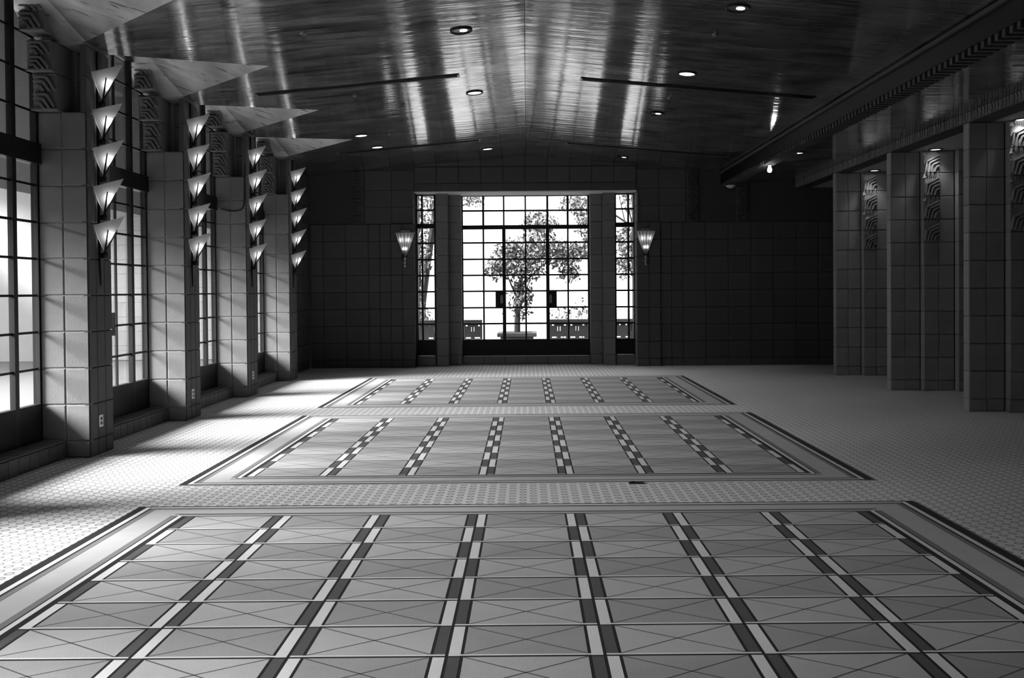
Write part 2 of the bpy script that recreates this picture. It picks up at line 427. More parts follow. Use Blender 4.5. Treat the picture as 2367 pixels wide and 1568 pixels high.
# ------------------------------------------------------------------ window bays on the left
GX = -4.585     # glass plane
rows_low = [0.515] + [Z0 + CH * k for k in range(2, 8)] + [2.755]
rows_up = [2.945, 3.24, Z0 + CH * 10, Z0 + CH * 11, 4.22]
GA = 0.37; MU = 0.06
_pane = {}
def shared_box(key, a, b, m):
    if key not in _cache: _cache[key] = MB().box(a, b).mesh(key[0], M[m])
    return _cache[key]
def window_bay(i, ya, yb):
    w = empty('window_%d' % i, (GX, ya, 0)); tag(w, 'tall steel-framed window bay %d along the left side' % i, kind='structure')
    L = yb - ya
    ed = [0, GA, GA + MU, L - GA - MU, L - GA, L]        # sidelight | mullion | door | mullion | sidelight
    for a, b in ((ed[1], ed[2]), (ed[3], ed[4])):
        MB().box((-.015, a, .155), (.035, b, 4.3)).build('mullion', M['steel'], w)
    for a, b in ((-.02, .022), (L - .022, L + .02)):
        MB().box((-.04, a, .16), (.024, b, 4.3)).build('jamb', M['steel'], w)
    MB().box((-.06, 0, 2.755), (.055, L, 2.945)).build('transom', M['steel'], w)
    MB().box((-.06, 0, 4.22), (.06, L, 4.34)).build('head_rail', M['steel'], w)
    for a, b in ((0.03, ed[1]), (ed[2], ed[3]), (ed[4], L - .03)):
        MB().box((-.03, a, .167), (.035, b, .515)).build('kick_panel', M['dark'], w)
    dv = [ed[2], ed[2] + (ed[3] - ed[2]) / 3, ed[2] + 2 * (ed[3] - ed[2]) / 3, ed[3]]
    spans = [(0.03, ed[1]), (dv[0], dv[1]), (dv[1], dv[2]), (dv[2], dv[3]), (ed[4], L - .03)]
    for x in dv[1:3]:
        MB().box((-.008, x - .010, .515), (.014, x + .010, 2.755)).build('muntin', M['steel'], w)
        MB().box((-.008, x - .010, 2.945), (.014, x + .010, 4.22)).build('muntin', M['steel'], w)
    for rows in (rows_low, rows_up):
        for z in rows[1:-1]:
            for a, b in ((0.03, ed[1]), (ed[2], ed[3]), (ed[4], L - .03)):
                MB().box((-.008, a, z - .011), (.014, b, z + .011)).build('muntin', M['steel'], w)
        for z0, z1 in zip(rows[:-1], rows[1:]):
            for a, b in spans:
                MB().box((-.003, a + .008, z0 + .008), (.003, b - .008, z1 - .008)).build('pane', M['glass'], w)
    # pull handle and bolts of the glazed door
    yh = .80
    hb = MB(); hb.box((.09, yh - .012, 1.085), (.115, yh + .012, 1.335)); hb.box((.0, yh - .01, 1.11), (.1, yh + .01, 1.13)); hb.box((.0, yh - .01, 1.29), (.1, yh + .01, 1.31))
    hb.build('pull_handle', M['steel'], w)
    for z in (.99, 1.59):
        MB().box((.0, yh - .06, z - .008), (.05, yh + .04, z + .008)).build('bolt', M['steel'], w)
    # sloping light-box below: spandrel wall above the glass
    MB().box((-.16, -.0, 4.3), (-.04, L, 5.3)).build('spandrel', M['mortar'], w)
    # curb faced with upright tiles
    MB().box((-.08, 0, -.02), (.228, L, .155)).build('curb', M['mortar'], w)
    n = 12; tw = L / n
    me = block_mesh(tw, .15, .03, .004, 'brick', .002)
    mt = _cache.setdefault(('curbtop', round(tw, 4)), MB().bevbox((.002, 0, 0), (tw - .002, .30, .014), .004).mesh('tile', M['brick']))
    for k in range(n):
        link('tile', me, w, (.255, tw * k, .0), R(90))
        link('tile', mt, w, (.255, tw * k, .153), R(90))
    return w
for i, (ya, yb) in enumerate(bays[::-1]):
    window_bay(i + 1, ya, {0: 3.28, 1: 5.45}.get(i, yb))
tag(MB().box((XO, 3.28, 0), (XI - .25, COLS[1], 5.3)).build('wall_bay', M['mortar']), 'unseen blank strip of wall added to cut light on the nearest rug', kind='structure')  # unseen strip, added to dim the daylight on the nearest rug
bw = tag(MB().box((XO, 5.45, 0), (XI - .25, COLS[2], 5.3)).build('wall_bay', M['mortar']), 'blank wall bay just outside the left edge of the view', kind='structure')

# ------------------------------------------------------------------ stretch of left wall before the far corner, walls out of view
def wall_blocks(parent, x0, n_cols, widths, y, rz, kmax, face):
    pass
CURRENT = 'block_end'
wl = empty('wall_left', (-4.37, COLS[-1] + DEP, 0)); tag(wl, 'shade-toned block wall between the last window column and the far corner', kind='structure')
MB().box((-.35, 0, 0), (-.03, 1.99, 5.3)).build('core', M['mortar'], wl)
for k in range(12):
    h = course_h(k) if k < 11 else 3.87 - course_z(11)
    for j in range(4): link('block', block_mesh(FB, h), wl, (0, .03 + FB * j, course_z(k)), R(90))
tag(MB().box((-4.9, -4.3, 0), (9.0, -4.15, 5.3)).build('wall_front', M['darkwall']), 'dark wall behind the camera', kind='structure')
tag(MB().box((-4.8, -4.2, 0), (-4.13, COLS[0] - .0, 5.3)).build('wall_side', M['darkwall']), 'blank wall behind the camera on the window side', kind='structure')
tag(MB().box((8.7, -4.2, 0), (8.85, 17.5, 3.95)).build('wall_right', M['darkwall']), 'dark wall at the back of the side aisle', kind='structure')

# ------------------------------------------------------------------ far wall with the glazed entrance
YE = 17.37
DX = -0.015; HO = 2.238; ZL = 3.55
wb = empty('wall_back', (0, YE, 0)); tag(wb, 'shade-toned grey block wall around the glazed entrance at the far end', kind='structure')
core = MB(); core.box((-4.7, .03, 0), (DX - HO, .75, 5.3)); core.box((DX + HO, .03, 0), (8.8, .75, 5.3)); core.box((DX - HO, .03, ZL), (DX + HO, .75, 5.3))
core.build('core', M['mortar'], wb)
nb = 0
KM = 9
for sgn in (1, -1):
    def pb(x0, x1, y, k, h=None, z=None, name='block', me=None):
        global nb
        xa = DX + x0 if sgn > 0 else DX - x1
        h = h or course_h(k); z = course_z(k) if z is None else z
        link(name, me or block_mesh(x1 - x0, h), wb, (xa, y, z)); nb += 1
    for k in range(KM):
        for a, b in ((HO, 2.485), (2.485, 2.715)): pb(a, b, -.04, k)          # flat pilaster carrying a lamp
        for a, b in ((2.715, 2.945), (2.945, 3.175)): pb(a, b, 0, k)
        n = 6 if sgn > 0 else 3
        for j in range(n):
            a = 3.175 + FB * j
            b = min(a + FB, 4.345) if sgn < 0 else a + FB
            if b - a > .1: pb(a, b, 0, k)
        if sgn > 0: pb(5.92, 5.92 + FB, -.03, k)
    # band above the plain courses, set back, with two narrow relief strips
    z9 = course_z(KM)
    for k in range(KM, 12):
        h = CH if k < 11 else cz(3) - .02 - course_z(11)
        for a in (3.25, 4.25) if sgn > 0 else (3.25,):
            pb(a, a + HB, .0, k, h, name='relief_block', me=relief_mesh(HB, h, .05, 'wing'))
        for a, b in ((HO, 2.7), (2.7, 3.24)): pb(a, b, .02, k, h)
# blocks over the opening
for j in range(10):
    x = DX - HO + (2 * HO / 10) * j
    link('relief_block', relief_mesh(2 * HO / 10, .16, .05, 'frieze'), wb, (x, 0, ZL)); nb += 1
    link('block', block_mesh(2 * HO / 10, .33), wb, (x, 0, ZL + .165)); nb += 1
    zt = cz(min(abs(x), abs(x + .4476))) ; hh = zt - (ZL + .5)
    link('block', block_mesh(2 * HO / 10, round(max(hh, .05), 2)), wb, (x, .01, ZL + .5)); nb += 1

door = empty('door_1', (DX, YE, 0)); tag(door, 'wide glazed steel entrance with side windows, bright garden behind', kind='structure')
def D(x, y, z): return (x, y - YE, z)
zr = [0.524, .851, 1.187, 1.532, 1.867, 2.203, 2.547, 2.828]
zu = [2.914, 3.217, 3.515]
YC, YS = 18.05, 17.76
xs = [-1.323, -.885, -.455, -.002, .459, .885, 1.311]
for a, b in ((xs[0] - .07, xs[0] + .014), (xs[-1] - .014, xs[-1] + .07)): MB().box(D(a, YC - .03, .17), D(b, YC + .05, ZL)).build('jamb', M['steel'], door)
MB().box(D(xs[0], YC - .03, 3.515), D(xs[-1], YC + .05, ZL)).build('head_rail', M['steel'], door)
MB().box(D(xs[0], YC - .04, 2.828), D(xs[-1], YC + .05, 2.914)).build('transom', M['steel'], door)
for a, b in ((xs[0], xs[2] + .0), (xs[2], xs[4]), (xs[4], xs[-1])):
    MB().box(D(a + .004, YC - .035, .179), D(b - .004, YC + .04, .524)).build('kick_panel', M['dark'], door)
for i, x in enumerate(xs[1:-1]):
    wd = .036 if i in (1, 3) else .018
    MB().box(D(x - wd, YC - .02, .18 if i in (1, 3) else .52), D(x + wd, YC + .03, 2.83)).build('stile' if wd > .03 else 'muntin', M['steel'], door)
    wd = .022 if i in (0, 3, 4) else .017
    MB().box(D(x - wd, YC - .015, 2.914), D(x + wd, YC + .03, 3.515)).build('muntin', M['steel'], door)
for z in zr[1:-1] + zu[1:-1]:
    MB().box(D(xs[0], YC - .012, z - .018), D(xs[-1], YC + .025, z + .018)).build('muntin', M['steel'], door)
for rows in (zr, zu):
    for z0, z1 in zip(rows[:-1], rows[1:]):
        for a, b in zip(xs[:-1], xs[1:]):
            MB().box(D(a + .01, YC + .004, z0 + .008), D(b - .01, YC + .009, z1 - .008)).build('pane', M['glass'], door)
for s, x in ((-1, xs[2]), (1, xs[4])):
    lk = MB().bevbox(D(min(x, x + s * .185), YC - .05, 1.195), D(max(x, x + s * .185), YC + .04, 1.525), .006).build('lock_plate', M['dark'], door)
    h = MB().bevbox(D(x + s * .055 - .026, YC - .085, 1.275), D(x + s * .055 + .026, YC - .05, 1.45), .008); h.build('pull', M['brass'], lk)
    for z in (2.08, 1.06):
        MB().hexa([D(x, YC - .03, z - .03), D(x + s * .055, YC - .03, z - .004), D(x + s * .055, YC, z - .004), D(x, YC, z - .03),
                   D(x, YC - .03, z + .03), D(x + s * .055, YC - .03, z + .004), D(x + s * .055, YC, z + .004), D(x, YC, z + .03)]).build('latch', M['steel'], door)
CURRENT = 'block'
# stepped piers between entrance and side windows, sill blocks
for s in (-1, 1):
    for (xa, xb, yf) in ((1.59, 1.835, 17.62), (1.335, 1.59, 17.83)):
        a, b = (xa, xb) if s > 0 else (-xb, -xa)
        MB().box(D(a + .01, yf + .03, 0), D(b - .01, YC + .1, ZL)).build('pier_core', M['mortar'], door)
        for k in range(11):
            z = course_z(k) + (.06 if k else 0); h = (course_h(k) if k else Z0 + .06)
            if z + h > ZL: h = ZL - z
            link('block', block_mesh(b - a, round(h, 3)), door, D(a, yf, z))
            ew = YC - yf if xa < 1.5 else 17.83 - yf
            if s < 0: link('block', block_mesh(ew, round(h, 3)), door, D(b, yf, z), R(90))
            else: link('block', block_mesh(ew, round(h, 3)), door, D(a, yf + ew, z), R(-90))
    # side window
    g0, g1, gm = (1.85, 2.236, 2.117) if s > 0 else (-2.236, -1.868, -2.130)
    for a, b in ((g0 - .02, g0 + .018), (g1 - .018, g1 + .02)): MB().box(D(a, YS - .03, .2), D(b, YS + .04, ZL)).build('jamb', M['steel'], door)
    MB().box(D(g0, YS - .03, 3.505), D(g1, YS + .04, ZL)).build('head_rail', M['steel'], door)
    MB().box(D(g0, YS - .04, 2.835), D(g1, YS + .04, 2.93)).build('transom', M['steel'], door)
    MB().box(D(g0, YS - .035, .217), D(g1, YS + .04, .54)).build('kick_panel', M['dark'], door)
    for z0, z1 in ((.54, 2.83), (2.93, 3.505)): MB().box(D(gm - .020, YS - .015, z0), D(gm + .020, YS + .025, z1)).build('muntin', M['steel'], door)
    zs = [.54, .862, 1.19, 1.53, 1.862, 2.193, 2.53, 2.835]; zz = [2.93, 3.21, 3.505]
    for z in zs[1:-1] + zz[1:-1]: MB().box(D(g0, YS - .012, z - .018), D(g1, YS + .02, z + .018)).build('muntin', M['steel'], door)
    for rows in (zs, zz):
        for z0, z1 in zip(rows[:-1], rows[1:]):
            for a, b in ((g0, gm), (gm, g1)): MB().box(D(a + .01, YS + .004, z0 + .008), D(b - .01, YS + .009, z1 - .008)).build('pane', M['glass'], door)
    link('block', block_mesh(g1 - g0 + .02, .21), door, D(g0 - .01, 17.66, 0))
    MB().box(D(g0 - .01, 17.70, 0), D(g1 + .01, YC, .2)).build('sill_core', M['mortar'], door)
for j in range(6):
    w = (1.335 * 2) / 6
    link('block', block_mesh(w, .175, .06), door, D(-1.335 + w * j, 17.97, 0))
MB().box(D(-1.335, 18.02, 0), D(1.335, 18.2, .17)).build('sill_core', M['mortar'], door)
# pale soffit of the opening
MB().box((-HO, .0, ZL - .02), (HO, .72, ZL)).build('soffit', M['soffit'], door)
for s in (-1, 1):
    for k in range(11):
        h = min(course_h(k), ZL - .02 - course_z(k))
        if s < 0: link('block', block_mesh(.34, round(h, 3), .03), door, (-HO - .0, -.02, course_z(k)), R(90))
        else: link('block', block_mesh(.34, round(h, 3), .03), door, (HO, .32, course_z(k)), R(-90))

# ------------------------------------------------------------------ right side: beam, soffit, frieze, piers
CURRENT = 'block_end'
bm = empty('trim_1', (3.93, 0, 0)); tag(bm, 'long dark ribbed beam between the gabled ceiling and the side aisle', kind='structure')
MB().box((0, -4.1, 3.66), (.22, 17.37, 3.98)).build('beam_body', M['dark'], bm)
MB().box((-.03, -4.1, 3.86), (.02, 17.37, 3.90)).build('upper_bead', M['block_end'], bm)
rb = MB()
y = 4.0
while y < 17.3:
    rb.box((.01, y, 3.60), (.21, y + .05, 3.66)); y += .11
tag(rb.build('rib', M['block_end'], bm), kind='stuff')
so = tag(MB().box((4.15, -4.1, 3.70), (5.44, 17.37, 3.76)).build('ceiling_2', M['leafmetal']), 'flat glossy metal soffit between the dark beam and the piers', kind='structure')
fz = empty('trim_2', (5.44, 0, 0)); tag(fz, 'patterned block frieze beam carried by the right hand piers', kind='structure')
MB().box((.03, -4.1, 3.57), (.29, 17.37, 3.95)).build('beam_body', M['darkwall'], fz)
CURRENT = 'block'
y = 6.2; me = relief_mesh(HB, .125, .05, 'frieze')
while y < 17.2:
    link('relief_block', me, fz, (0, y + HB, 3.575), R(-90)); y += HB
tag(MB().box((5.73, -4.1, 3.575), (8.8, 17.37, 3.65)).build('ceiling_3', M['plaster']), 'pale flat ceiling of the side aisle above the piers', kind='structure')

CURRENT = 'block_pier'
def pier(y0, label):
    c = empty('column', (5.46, y0, 0)); tag(c, label, kind='structure')
    O = lambda x, y, z: (x - 5.46, y - y0, z)
    st = [(5.46, 5.905, y0, y0 + .14), (5.905, 6.362, y0 - .115, y0 + .25), (6.362, 6.82, y0 - .23, y0 + .37)]
    nk = 11; ztop = 3.572
    for n, (xa, xb, yf, yb) in enumerate(st):
        MB().box(O(xa + .02, yf + .03, 0), O(xb - .0, yb - .0, ztop)).build('core', M['mortar'], c)
        for k in range(nk):
            z = course_z(k); h = round(min(course_h(k), ztop - z), 4)
            w = (xb - xa) / 2
            for j in range(2):
                if n == 1 and j == 0 and k >= 7:
                    put(relief_mesh(w, h, .05, 'chevron'), c, 'relief_block', *O(xa + w * j, yf, z))
                else:
                    put(block_mesh(w, h), c, 'block', *O(xa + w * j, yf, z))
            sd = .14 if n == 0 else .115
            put(block_mesh(sd, h, .03, .006), c, 'block', *O(xa, yf + sd, z), R(-90))
    return c
for k, lb in enumerate(['stepped grey block pier just beyond the right edge of the view', 'nearest stepped grey block pier at the right edge, dark below',
                        'middle stepped grey block pier on the right under a bright downlight', 'farthest stepped grey block pier on the right, beside the end wall']):
    pier(10.62 + 2.286 * (k - 1), lb)

# ------------------------------------------------------------------ three rugs woven into the carpet
XL, XR = -2.79, 2.76
def rug(yb, yt, label):
    b = MB(); W = XR - XL; Dp = yt - yb
    K = dict(black=0, white=1, border=2, mid=3, strip=4, light=5, dark=6, line=7)
    zt = 0.008
    b.box((0, 0, 0.0), (W, Dp, zt), K['border'])
    z1, z2 = zt + .0006, zt + .0012
    def q(x0, y0, x1, y1, m, z=z1): b.poly([(x0, y0, z), (x1, y0, z), (x1, y1, z), (x0, y1, z)], K[m])
    side = [(0, .062, 'black'), (.062, .095, 'white'), (.095, .112, 'black'), (.112, .150, 'mid'), (.33, .372, 'mid'), (.372, .382, 'black'), (.382, .412, 'white'), (.412, .445, 'black')]
    ex, ey = .445, .285
    for a, c, m in side:
        e0, e1 = (0, Dp) if a < .2 else (ey - .03, Dp - ey + .03)
        q(a, e0, c, e1, m); q(W - c, e0, W - a, e1, m)
    ends = [(0, .022, 'black', .06), (.022, .05, 'white', .1), (.05, .062, 'black', .12), (.062, .085, 'mid', .12), (.20, .225, 'mid', .34), (.225, .24, 'black', .38), (.24, .258, 'white', .40), (.258, .285, 'strip', .42)]
    for a, c, m, ins in ends:
        q(ins, a, W - ins, c, m, z2 if a < .1 else z1 + .0001); q(ins, Dp - c, W - ins, Dp - a, m, z2 if a < .1 else z1 + .0001)
    nx, ny = 7, 10
    px, py = (W - 2 * ex) / nx, (Dp - 2 * ey) / ny
    sw, th = .050, .007
    for i in range(nx):
        for j in range(ny):
            x0, x1 = ex + px * i, ex + px * (i + 1); y0, y1 = ey + py * j, ey + py * (j + 1)
            par = (i + j) % 2
            q(x0, y0, x1, y1, 'black', z1)
            # checker strips beside the line between cells
            q(x0 + th, y0 + .012, x0 + th + sw, y1, 'strip' if par else 'white', z2); q(x1 - th - sw, y0 + .012, x1 - th, y1, 'strip' if par else 'white', z2)
            cx0, cx1 = x0 + th + sw + .014, x1 - th - sw - .014; cy0, cy1 = y0 + .030, y1
            q(cx0, cy0, cx1, cy1, 'light' if par else 'dark', z2)
            q(x0 + th, y0 + .014, x1 - th, y0 + .028, 'white', z2 + .0004)
            for (ax, ay, bx, by) in ((cx0, cy0, cx1, cy1), (cx0, cy1, cx1, cy0)):
                d = Vector((bx - ax, by - ay)).normalized(); n = Vector((-d.y, d.x)) * .0037
                b.poly([(ax - n.x, ay - n.y, z2 + .0004), (bx - n.x, by - n.y, z2 + .0004), (bx + n.x, by + n.y, z2 + .0004), (ax + n.x, ay + n.y, z2 + .0004)], K['line'])
    o = b.build('rug', [M['r_black'], M['r_white'], M['r_border'], M['r_mid'], M['r_strip'], M['r_light'], M['r_dark'], M['r_line']], None, (XL, yb, 0.0))
    tag(o, label, 'rug', 'three geometric rugs in a row')
    return o
rug(2.31, 6.162, 'nearest large rug with crossed rectangles and striped border, filling the lower view')
rug(6.85, 10.667, 'middle large rug with crossed rectangles and striped border on ring-pattern carpet')
rug(11.40, 15.273, 'farthest large rug with crossed rectangles, in front of the glazed entrance')

# ------------------------------------------------------------------ stacked triangular lamps on the left columns
def lamp_tower(yf, label):
    yc = yf + DEP / 2
    t = empty('wall_lamp', (XI, yc, 1.6)); tag(t, label, 'wall lamp', 'stacked triangular lamps on the window columns')
    zb0 = 1.6
    MB().box((.001, -.035, 1.86 - zb0), (.022, .035, 3.86 - zb0)).build('back_plate', M['steel'], t)
    MB().hexa([(.001, -.006, 1.62 - zb0), (.012, -.006, 1.62 - zb0), (.012, .006, 1.62 - zb0), (.001, .006, 1.62 - zb0),
               (.001, -.035, 1.86 - zb0), (.022, -.035, 1.86 - zb0), (.022, .035, 1.86 - zb0), (.001, .035, 1.86 - zb0)]).build('tail', M['steel'], t)
    for n, zb in enumerate((1.935, 2.300, 2.665, 3.027, 3.387)):
        z = zb - zb0
        hw = .125; jt = (random.random() - .5) * .02
        B = Vector((.045, 0, z)); T = Vector((.245 + jt, 0, z + .355 + jt)); th = Vector((0, 0, 0))
        s = MB()
        for sg in (-1, 1):
            Wt = Vector((.004, sg * hw, z + .258)); Wl = Vector((.012, sg * hw * .55, z + .14))
            nrm = (Wt - B).cross(T - B).normalized() * (.004 * (1 if sg < 0 else -1))
            front = [B, T, Wt, Wl] if sg < 0 else [B, Wl, Wt, T]
            s.poly(front)
        sh = s.build('shade', M['shade'], t)
        for sg in (-1, 1):
            Wt = Vector((.004, sg * hw, z + .258)); nr = (Wt - B).cross(T - B).normalized(); nr = nr if nr.y * sg > 0 else -nr
            p0 = B + nr * .006; p1 = B + (Wt - B) * .36 + (T - B) * .36 + nr * .006
            MB().tube([p0, p0.lerp(p1, .45), p1], [.011, .0085, .006], 6).build('rib', M['steel'], sh)
        MB().tube([B, B.lerp(T, .62)], [.010, .005], 6).build('rib', M['steel'], sh)
        MB().lathe([(.0, -.055), (.022, -.05), (.03, -.02), (.026, .0), (.0, .004)], (.045, 0, z), 10).build('socket', M['steel'], t)
        bl = MB().lathe([(0, -.028), (.016, -.022), (.022, -.004), (.018, .016), (0, .028)], (.095, 0, z + .165), 10).build('bulb', M['bulb'], t)
for k, lb in ((3, 'nearest stack of five glowing triangular lamps on the first block column'), (4, 'second stack of five glowing triangular lamps from the camera'),
              (5, 'third stack of five glowing triangular lamps, beside the thin conduit'), (6, 'farthest stack of five glowing triangular lamps by the dark corner')):
    lamp_tower(COLS[k], lb)

# ------------------------------------------------------------------ fan-shaped sconces beside the entrance
def fan_sconce(x, label):
    t = empty('wall_sconce', (x, YE - .04, 2.0)); tag(t, label, 'wall lamp', 'fan sconces beside the entrance')
    rt, rbm, zt, zb = .205, .028, .72, .225
    nseg = 8; a0, a1 = math.pi, 2 * math.pi
    pt = [(rt * math.cos(a0 + (a1 - a0) * k / nseg), .62 * rt * math.sin(a0 + (a1 - a0) * k / nseg) - .005, zt) for k in range(nseg + 1)]
    pb = [(rbm * math.cos(a0 + (a1 - a0) * k / nseg), .62 * rbm * math.sin(a0 + (a1 - a0) * k / nseg) - .005, zb) for k in range(nseg + 1)]
    for k in range(nseg):
        MB().poly([pb[k], pb[k + 1], pt[k + 1], pt[k]]).build('shade_panel', M['shade'], t)
    for k in range(nseg + 1):
        MB().tube([pb[k], pt[k]], .0055, 5).build('rib', M['steel'], t)
    MB().tube([(-rt, -.005, zt)] + [(p[0] * 1.0, p[1], zt) for p in pt[1:-1]] + [(rt, -.005, zt)], .007, 5).build('top_rim', M['brass'], t)
    MB().box((-.03, -.06, zt), (.06, -.005, zt + .012)).box((-.08, -.04, zt + .012), (.10, -.005, zt + .05)).build('top_cap', M['brass'], t)
    MB().lathe([(.0, .02), (.018, .03), (.03, .06), (.022, .1), (.034, .13), (.026, .17), (.036, .2), (.03, .225), (0, .23)], (0, -.04, 0), 10).build('finial', M['brass'], t)
    MB().tube([(0, -.035, .12), (-.05, -.03, .11), (-.06, -.02, .15)], [.012, .01, .006], 6).build('scroll', M['brass'], t)
    for bx, bz in ((-.06, .58), (.06, .58), (-.025, .40), (.025, .40)):
        MB().lathe([(0, -.03), (.014, -.02), (.02, 0), (.014, .02), (0, .03)], (bx, -.055, bz), 8).build('bulb', M['bulb_fan'], t)
fan_sconce(-2.44, 'fan-shaped glowing sconce left of the glazed entrance')
fan_sconce(2.40, 'fan-shaped glowing sconce right of the glazed entrance')

# ------------------------------------------------------------------ recessed downlights, slots, sprinklers, bulb
def downlight(x, y, z, label, lens='lens', r=.115, power=0.0, group='recessed downlights in the ceiling', tilt=0.0):
    t = empty('ceiling_downlight', (x, y, z)); tag(t, label, 'ceiling light', group)
    t.rotation_euler = (0, tilt, 0)
    MB().lathe([(r, -.001), (r, -.012), (r - .012, -.016), (r - .022, -.012), (r - .024, .0)], (0, 0, 0), 24).build('trim_ring', M['steel'], t)
    MB().lathe([(r - .024, 0), (r - .03, .0), (0, .0)], (0, 0, -.003), 24).build('reflector', M['brass'] if lens != 'lens' else M[lens], t)
    if lens != 'lens':
        MB().lathe([(.04, 0), (0, 0)], (r * .2, .0, -.006), 16).build('lamp', M['lens'], t)
    if power:
        ld = bpy.data.lights.new('downlight_beam', 'SPOT'); ld.energy = power; ld.spot_size = R(105); ld.spot_blend = .9; ld.shadow_soft_size = .05
        lo = bpy.data.objects.new('downlight_beam', ld); COL.objects.link(lo); lo.parent = t; lo.location = (0, 0, -.03)
tl = math.atan(SL)
for x, y, lens, lb in ((-.651, 8.846, 'dim', 'half-lit recessed downlight left of the ridge, nearest the camera'), (-.681, 11.604, 'lens', 'bright recessed downlight left of the ridge, just past the left slot'),
        (-.714, 16.17, 'lens', 'recessed downlight left of the ridge, above the entrance'), (-2.618, 13.747, 'lens', 'nearer of two small downlights by the farthest left dormer'),
        (-2.562, 14.895, 'lens', 'farther of two small downlights by the farthest left dormer'), (1.939, 7.848, 'dim', 'dim recessed downlight at the top of the view, right slope'),
        (1.917, 10.223, 'lens', 'bright recessed downlight just before the right slot'), (1.904, 12.515, 'dim', 'half-lit recessed downlight behind the right slot'),
        (1.873, 16.613, 'dim', 'unlit recessed downlight on the right slope by the end wall')):
    downlight(x, y, cz(x) - .001, lb, lens, tilt=(tl if x > 0 else -tl))
for k, lb in enumerate(('bright downlight in the aisle over the nearest pier', 'bright downlight in the aisle over the middle pier', 'bright downlight in the aisle over the farthest pier')):
    downlight(6.02, 10.44 + 2.22 * k, 3.573, lb, 'lens', .10, 9.0, 'aisle downlights over the piers')
downlight(4.33, 13.70, 3.699, 'single downlight in the glossy soffit between beam and piers', 'lens', .10)
def slot(x0, x1, y, label):
    t = empty('air_slot', ((x0 + x1) / 2, y, 0)); tag(t, label, 'air vent', 'long dark air slots in the ceiling')
    a, b = x0 - (x0 + x1) / 2, x1 - (x0 + x1) / 2
    def pt(x, dy, dz): return (x, dy, cz(x + (x0 + x1) / 2) + dz)
    for d0, d1, m, n in ((-.06, -.05, 'steel', 'flange'), (.05, .06, 'brass', 'flange'), (-.05, .05, 'dark', 'recess')):
        dz = -.010 if n == 'flange' else -.004
        MB().hexa([pt(a, d0, dz), pt(b, d0, dz), pt(b, d1, dz), pt(a, d1, dz), pt(a, d0, .004), pt(b, d0, .004), pt(b, d1, .004), pt(a, d1, .004)]).build(n, M[m], t)
    for e in (a, b): MB().hexa([pt(e - .012, -.06, -.011), pt(e + .012, -.06, -.011), pt(e + .012, .06, -.011), pt(e - .012, .06, -.011), pt(e - .012, -.06, .004), pt(e + .012, -.06, .004), pt(e + .012, .06, .004), pt(e - .012, .06, .004)]).build('end_cap', M['brass'], t)
    for d in (-.02, .012): MB().hexa([pt(a, d, -.008), pt(b, d, -.008), pt(b, d + .006, -.008), pt(a, d + .006, -.008), pt(a, d, 0), pt(b, d, 0), pt(b, d + .006, 0), pt(a, d + .006, 0)]).build('blade', M['steel'], t)
slot(-3.3, -.82, 10.62, 'nearer long dark air slot on the left slope of the ceiling')
slot(.71, 3.65, 10.88, 'nearer long dark air slot on the right slope of the ceiling')
slot(-3.3, -.81, 15.2, 'farther thin air slot on the left slope of the ceiling')
slot(.74, 3.65, 15.6, 'farther thin air slot on the right slope of the ceiling')
for x, y, lb in ((-2.17, 8.468, 'small sprinkler head high on the left slope, nearest the camera'), (1.918, 8.687, 'small sprinkler head on the right slope before the slot'),
                 (1.928, 11.524, 'small sprinkler head on the right slope behind the slot'), (-2.197, 11.18, 'small sprinkler head on the left slope behind the slot'),
                 (-2.2, 13.934, 'small sprinkler head on the left slope near the end wall')):
    t = empty('sprinkler', (x, y, cz(x))); tag(t, lb, 'sprinkler', 'ceiling sprinkler heads')
    MB().lathe([(.036, 0), (.034, -.006), (.012, -.008), (.010, -.03), (.004, -.034)], (0, 0, 0), 12).build('escutcheon', M['brass'], t)
    MB().lathe([(.0, -.044), (.022, -.043), (.022, -.040), (0, -.038)], (0, 0, 0), 12).build('deflector', M['steel'], t)
t = empty('bare_bulb', (4.04, 14.28, 3.60)); tag(t, 'bare glowing bulb hanging under the ribbed dark beam', 'light bulb')
MB().lathe([(.0, .0), (.03, -.001), (.03, -.018), (.018, -.022), (.018, -.045)], (0, 0, 0), 14).build('socket', M['outplate'], t)
smooth(MB().lathe([(.018, -.03), (.024, -.05), (.034, -.075), (.036, -.10), (.026, -.125), (0, -.135)], (0, 0, 0), 16).build('glass_bulb', M['bulb_bare'], t))
t = empty('dome_light', (4.04, 17.0, 3.60)); tag(t, 'small unlit dome light at the far end of the ribbed beam', 'ceiling light')
smooth(MB().lathe([(.10, 0), (.095, -.03), (.06, -.06), (0, -.075)], (0, 0, 0), 16).build('dome', M['outplate'], t))
MB().lathe([(.11, 0), (.11, -.012), (.09, -.016)], (0, 0, 0), 16).build('base_ring', M['steel'], t)

# ------------------------------------------------------------------ outlets, conduit, scrap on the floor
for y, z, lb in ((8.272, .319, 'white wall outlet at the foot of the nearest window column'), (10.551, .303, 'white wall outlet at the foot of the second window column'), (12.875, .303, 'small wall outlet at the foot of the third window column')):
    t = empty('outlet', (XI, y, z)); tag(t, lb, 'outlet', 'wall outlets on the columns')
    MB().bevbox((.0, -.036, -.058), (.007, .036, .058), .002).build('face_plate', M['outplate'], t)
    for dz in (-.022, .022): MB().bevbox((.006, -.017, dz - .015), (.010, .017, dz + .015), .002).build('socket', M['steel'], t)
yf = COLS[5]
pts = [(-4.47, yf - .03, 2.77), (-4.36, yf - .012, 2.74), (-4.26, yf - .012, 2.735), (-4.17, yf - .012, 2.76), (-4.135, yf - .012, 2.82), (-4.125, yf - .012, 2.95), (-4.12, yf - .012, 3.24), (-4.12, yf + .02, 3.5), (-4.12, yf + .06, 3.86)]
